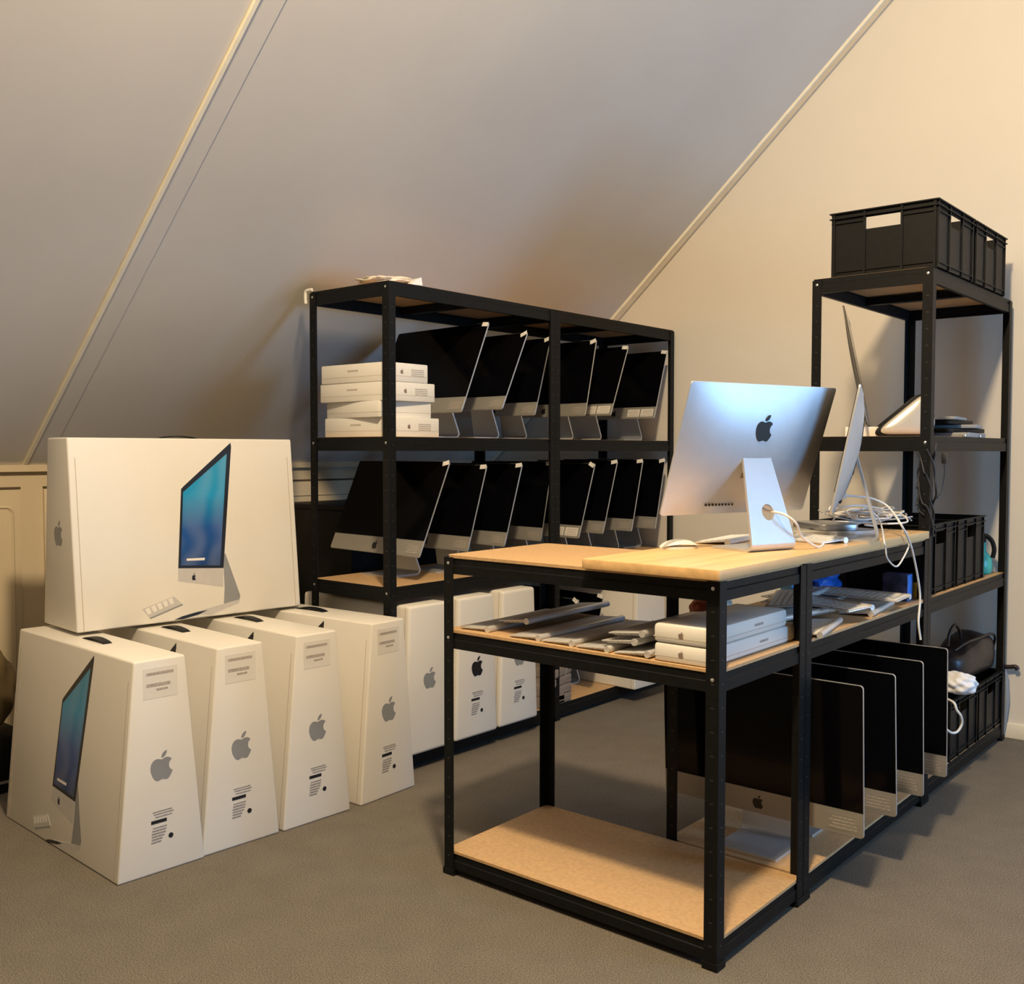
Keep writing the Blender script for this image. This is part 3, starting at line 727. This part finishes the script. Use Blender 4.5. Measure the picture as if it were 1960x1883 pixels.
# black cables tied round the tall rack's near post
random.seed(12)
for i in range(5):
    a0 = i*1.3; pts = []
    for k in range(10):
        zz = 1.215-.006*i-(.022+.004*i)*k+random.uniform(-.012, .012); a = a0+k*.35+random.uniform(-.5, .5); rr = random.uniform(.022, .031)
        pts.append((-.014+cos(a)*rr, 1.456+sin(a)*rr*.9, zz))
    cord('black_cable', '%s black cable wound round the near post of the tall rack' % ['uppermost', 'second', 'third', 'fourth', 'lowest'][i], pts, .0036, 'blkcable', group='black cables on the rack post')
o = MB().box(-.008, .008, -.006, .006, -.018, .018).build('black_plug', M_['blkcable'], bevel=.002, loc=(.028, 1.50, 1.165)); tag(o, 'black plug dangling beside the near post of the tall rack', 'plug')
cord('thin_cable', 'thin black cord hanging from the plug at the rack post', [(.028, 1.50, 1.150), (.030, 1.50, 1.12), (.026, 1.498, 1.08), (.022, 1.49, 1.05), (.014, 1.47, 1.03)], .0018, 'blkcable')

# ------------------------------------------------------------------ crates
def make_crate(label, loc, lx, ly, h, group=None):
    root = thing('storage_crate', label, 'crate', loc, 0, group)
    t = .003; X, Y = lx/2-.010, ly/2-.010; mb = MB()
    mb.box(-X, X, -Y, Y, 0, .004)
    zs0, zs1 = h*.70, h*.88
    for (ax, L_, D) in (('x', X, Y), ('y', Y, X)):
        for s_ in (-1, 1):
            hw = L_*.34
            def B(a0, a1, z0, z1, dd0, dd1):
                d0, d1 = sorted((s_*dd0, s_*dd1))
                if ax == 'x': mb.box(a0, a1, d0, d1, z0, z1)
                else: mb.box(d0, d1, a0, a1, z0, z1)
            B(-L_, L_, .0, zs0, D-t, D); B(-L_, L_, zs1, h, D-t, D); B(-L_, -hw, zs0, zs1, D-t, D); B(hw, L_, zs0, zs1, D-t, D)
            for a in (-.97, -.36, .36, .97): B(a*L_-.004, a*L_+.004, 0, h, D, D+.006)
            B(-L_, L_, zs0+.004, zs0+.008, D, D+.007) if False else None
            B(-L_, -hw-.004, zs1-.012, zs1-.008, D, D+.006); B(hw+.004, L_, zs1-.012, zs1-.008, D, D+.006)
            B(-L_, L_, .018, .021, D, D+.005)
    mb.build('walls', M_['plasticblk'], root)
    mb = MB()
    for s_ in (-1, 1):
        mb.box(-lx/2, lx/2, *sorted((s_*(ly/2-.010), s_*ly/2)), h-.004, h); mb.box(*sorted((s_*(lx/2-.010), s_*lx/2)), -ly/2+.01, ly/2-.01, h-.004, h)
        mb.box(-lx/2, lx/2, *sorted((s_*(ly/2-.010), s_*ly/2)), h-.022, h-.019); mb.box(*sorted((s_*(lx/2-.010), s_*lx/2)), -ly/2+.01, ly/2-.01, h-.022, h-.019)
    mb.build('rim', M_['plasticblk'], root)
    return root
c0 = make_crate('black plastic crate on top of the tall rack, nearest the front', (-.178, 1.672, 1.80), .375, .42, .226, 'crates on top of the tall rack')
dup(c0, (-.178, 2.105, 1.80), 0, 'black plastic crate on top of the tall rack, behind the first one', 'crates on top of the tall rack')
c1 = make_crate('black crate on the lower shelf of the tall rack, nearest the bench', (-.225, 1.655, .692), .41, .36, .245, 'crates on the lower shelf of the tall rack')
dup(c1, (-.225, 2.022, .692), 0, 'black crate on the lower shelf of the tall rack, beside the teal bottle', 'crates on the lower shelf of the tall rack')
c2 = make_crate('black crate with white wrap on the bottom shelf of the tall rack', (-.20, 1.90, .07), .40, .36, .22, 'crates on the bottom shelf of the tall rack')
dup(c2, (-.20, 2.262, .07), 0, 'black crate under the leather bag on the bottom shelf of the tall rack', 'crates on the bottom shelf of the tall rack')
# cables lying in the near lower crate
for i in range(4):
    pts = []
    for k in range(10):
        a = k*.8+i*1.7; pts.append((-.24+cos(a)*(.13-.01*i), 1.60+sin(a)*.08, .945+.006*i+.006*(k % 3)))
    cord('coiled_cable', '%s white cable heaped over the crate beside the worktop' % ['lowest', 'second', 'third', 'topmost'][i], pts, .0032, 'cable' if i % 2 else 'greycable', group='cables over the crate')

# ------------------------------------------------------------------ small things
def blob(name, m, loc, size, seed, label, cat, amp=.25, sub=4, flat=0.0, freq=3.0):
    random.seed(seed); bm = bmesh.new(); bmesh.ops.create_icosphere(bm, subdivisions=sub, radius=1)
    ph = [Vector((random.uniform(-1, 1), random.uniform(-1, 1), random.uniform(-1, 1)))*freq*2 for _ in range(10)]
    for v in bm.verts:
        d = v.co.normalized(); k = 1+amp*sum(abs(sin(d.dot(p)+i))-.6 for i, p in enumerate(ph))/4
        v.co = Vector((d.x*size[0]*k, d.y*size[1]*k, max(d.z, -.75)*size[2]*k))
    zmin = min(v.co.z for v in bm.verts)
    for v in bm.verts: v.co.z = max(0, v.co.z-zmin*1.0-.0) if v.co.z-zmin > 0 else 0
    me = bpy.data.meshes.new(name); bm.to_mesh(me); bm.free(); me.materials.append(M_[m]); me.shade_smooth()
    o = bpy.data.objects.new(name, me); COL.objects.link(o); o.location = loc; return tag(o, label, cat)
blob('crumpled_wrap', 'tissue', at(1834, 1326, 1.80), (.062, .055, .040), 5, 'crumpled white plastic wrap sticking out of the bottom crate', 'wrapping', .35, freq=2.5)
cord('charging_cable', 'thick white cord looping out of the bottom crate', [(-.02, 1.735, .300), (.010, 1.72, .292), (.020, 1.72, .268), (.03, 1.735, .245), (.030, 1.75, .215), (.020, 1.735, .188), (.012, 1.70, .188), (.008, 1.66, .205), (.006, 1.62, .225), (.0, 1.59, .238)], .0045, 'cable')
blob('crumpled_foil', 'paper', (-1.74, .64, 1.80), (.09, .12, .022), 11, 'crumpled pale wrapping paper on top of the back rack, left bay', 'wrapping', .5, freq=3)
o = MB().prism([(0, 0), (.05, 0), (.045, .03), (.02, .018)], -.02, .02, axis='y').build('paper_scrap', M_['sticker'], loc=(-1.615, .61, 1.8005), rot=(0, 0, 1.45)); tag(o, 'bright white scrap of paper at the edge of the back rack top', 'paper')
o = MB().tube(smoothpath([(-2.040, .474, 1.755), (-2.040, .472, 1.785), (-2.034, .472, 1.803), (-2.005, .476, 1.806)], 5), .0065, 8).build('white_hook', M_['whitepl'], smooth=60); tag(o, 'small white clip on the rear left corner of the back rack', 'clip')
# teal bottle with black handle
t = thing('spray_jug', 'teal plastic jug with black handle at the end of the tall rack shelf', 'bottle', (-.080, 2.335, .692), .3)
MB().lathe([(.040, 0), (.048, .006), (.050, .03), (.048, .06), (.036, .078), (.026, .092), (.024, .125), (.021, .130)], 24).build('body', M_['teal'], t, smooth=50)
MB().lathe([(.024, .128), (.025, .150), (.018, .156)], 18).build('cap', M_['plasticblk'], t, smooth=50)
MB().tube(smoothpath([(.0, .02, .150), (.022, .0, .154), (.045, 0, .135), (.055, 0, .10), (.050, 0, .065)], 6), .009, 10).build('handle', M_['plasticblk'], t, smooth=60)
# rounded triangular shell
def tri_outline(k, n=10):
    P = [(-.135*k, -.045*k), (.110*k, -.045*k), (.075*k, .135*k)]; r = .040*k; out = []
    C_ = Vector((sum(p[0] for p in P)/3, sum(p[1] for p in P)/3))
    for i in range(3):
        a, b, c = Vector(P[i-1]), Vector(P[i]), Vector(P[(i+1) % 3])
        p0 = b+(a-b).normalized()*min(.070*k, (a-b).length*.45); p2 = b+(c-b).normalized()*min(.070*k, (c-b).length*.45)
        for j in range(n+1):
            tt = j/n; out.append(tuple((1-tt)**2*p0+2*(1-tt)*tt*b+tt*tt*p2))
    return out
t = thing('triangular_case', 'pearl cream rounded triangular case with black rim on the tall rack middle shelf', 'case', (-.145, 1.64, 1.24), .55)
O0 = tri_outline(1.0); zo = -min(b for a, b in O0)
MB().prism([(a, b+zo) for a, b in O0], 0, .07, axis='y').build('rim', M_['plasticblk'], t, bevel=.006)
O1 = tri_outline(.90); K = len(O1); vs = []; fs = []
for j, (f, d) in enumerate(((1, -.001), (.95, -.006), (.80, -.012), (.5, -.016), (.2, -.018))):
    vs += [(a*f+.006, d, (b*f)+zo+.004) for a, b in O1]
for j in range(4):
    for i in range(K): fs.append((j*K+i, j*K+(i+1) % K, (j+1)*K+(i+1) % K, (j+1)*K+i))
fs.append(tuple(range(4*K, 5*K)))
MB().add(vs, fs).build('shell', M_['cream'], t, smooth=60)
# dark flat devices on the tall rack's middle shelf
for i, (x, y, z_, rz, lx, ly, hh) in enumerate([(-.12, 2.02, 1.24, .1, .22, .34, .018), (-.13, 1.99, 1.258, -.15, .20, .30, .016), (-.12, 2.06, 1.274, .2, .21, .30, .014), (-.14, 1.95, 1.288, -.05, .19, .26, .016), (-.12, 1.92, 1.304, .12, .16, .24, .012)]):
    o = MB().prism(rrect(lx, ly, .012, 3), 0, hh-.001).build('flat_laptop', M_['plasticblk'] if i % 2 else M_['greyprint'], bevel=.002, loc=(x, y, z_), rot=(0, 0, rz))
    tag(o, '%s closed dark laptop of the pile on the tall rack middle shelf' % ['lowest', 'second', 'middle', 'fourth', 'topmost'][i], 'laptop', 'closed laptops on the tall rack')
for i in range(2):
    o = MB().lathe([(.0, 0), (.008, .003), (.008, .008), (.0, .012)], 12).build('steel_disc', M_['bolt'], smooth=60, loc=(-.012, 1.86+.19*i, 1.2402)); tag(o, 'small shiny metal disc on the tall rack shelf, %s one' % ['left', 'right'][i], 'disc')
# second-bench shelf odds and ends
o = MB().box(-.04, .04, -.035, .035, 0, .088).build('product_carton', [M_['darkbox']], bevel=.0015, loc=(-.080, 1.385, .6925), rot=(0, 0, .06)); tag(o, 'small blue printed carton on the second bench shelf by the rack post', 'box')
MB().box(.0402, .0408, -.033, .033, .002, .086).build('blue_side', M_['bluebox'], o); o.children[0]['label'] = 'bright blue printed side'
o = MB().lathe([(.012, 0), (.013, .004), (.012, .040), (.008, .050)], 14).build('yellow_bottle', M_['yellow'], smooth=50, loc=(-.055, 1.475, .6925)); tag(o, 'tiny yellow bottle behind the near post of the tall rack', 'bottle')
blob('plastic_bag', 'blue', (-.315, 1.27, .6925), (.060, .11, .055), 21, 'crumpled dark blue plastic bag at the back of the second bench shelf', 'bag', .4)
o = MB().box(-.02, .02, -.03, .03, 0, .085).build('small_carton', M_['lblue'], bevel=.0015, loc=(-.365, 1.17, .6925)); tag(o, 'light blue small carton standing left of the blue bag', 'box')
blob('snack_packet', 'orange', (-.375, .60, .6925), (.035, .055, .038), 31, 'orange-red packet at the back left of the second bench shelf', 'packet', .2)
blob('clear_packet', 'paper', (-.315, .60, .6925), (.028, .05, .034), 33, 'pale crumpled packet beside the orange-red one', 'packet', .5)
# leather bag over the rear bottom crate
t = thing('leather_bag', 'dark leather carrying bag resting on the rear bottom crate of the tall rack', 'bag', (-.105, 2.225, .292), 1.48)
mb = MB(); nx, ny = 22, 20; vs = []; fs = []
for i in range(nx+1):
    u = -1+2*i/nx; r_ = max(.05, (1-abs(u)**5)**.45)
    for j in range(ny):
        a = 2*PI*j/ny; c_, s_ = cos(a), sin(a)
        sq = lambda q: math.copysign(abs(q)**.6, q)
        hh = .072+.012*sin(3.2*u+.6)
        vs.append((u*.215, .075*r_*sq(c_), hh+hh*sq(s_)*(r_ if s_ > 0 else 1)+(.004*sin(11*u+a*3) if s_ > 0 else 0)))
for i in range(nx):
    for j in range(ny): fs.append((i*ny+j, i*ny+(j+1) % ny, (i+1)*ny+(j+1) % ny, (i+1)*ny+j))
fs += [tuple(range(ny)), tuple(range(nx*ny, nx*ny+ny))]
mb.add(vs, fs).build('body', M_['leather'], t, smooth=70)
MB().tube(smoothpath([(-.15, 0, .135), (-.14, 0, .18), (-.09, 0, .21), (-.04, 0, .185), (-.02, 0, .14)], 7), .006, 10).build('handle', M_['leather'], t, smooth=60)
MB().tube(smoothpath([(-.20, -.045, .13), (-.14, -.065, .155), (-.02, -.07, .160), (.10, -.07, .160), (.19, -.055, .13), (.222, -.03, .06)], 7), .005, 8).build('shoulder_strap', M_['leather'], t, smooth=60)
t = thing('folded_umbrella', 'folded grey umbrella with dark brown grip leaning behind the far post of the tall rack', 'umbrella', (-.008, 2.460, 0))
MB().tube(smoothpath([(-.005, -.002, .298), (.020, -.002, .300), (.045, -.002, .304), (.052, -.002, .292)], 5), .009, 10).build('grip', M_['leather'], t, smooth=60)
MB().tube([(0, 0, .002), (.004, 0, .05), (.010, 0, .16), (.008, 0, .26), (.002, 0, .295)], [.003, .008, .013, .009, .004], 10).build('canopy', M_['greyprint'], t, smooth=60)
# black cabinet behind the back rack, bag at the left edge
t = thing('black_cabinet', 'black cabinet standing against the knee wall behind the back rack', 'cabinet', (-2.45, 1.10, 0), 0)
MB().box(-.26, .26, -.27, .27, 0, .93).build('body', M_['plasticblk'], t, bevel=.006)
MB().box(-.262, .262, -.272, .272, .93, .95).build('top', M_['plasticblk'], t, bevel=.003)
blob('fabric_bag', 'brown', (-2.62, -.54, .20), (.12, .13, .17), 51, 'olive-brown fabric bag at the left edge beside the cartons', 'bag', .15)
t = thing('equipment_case', 'black case with a silver stripe under the brown bag at the left edge', 'case', (-2.63, -.56, 0), 0)
MB().box(-.15, .15, -.15, .15, 0, .198).build('body', M_['plasticblk'], t, bevel=.008)
MB().box(-.151, .151, -.151, .151, .035, .045).build('stripe', M_['bolt'], t)
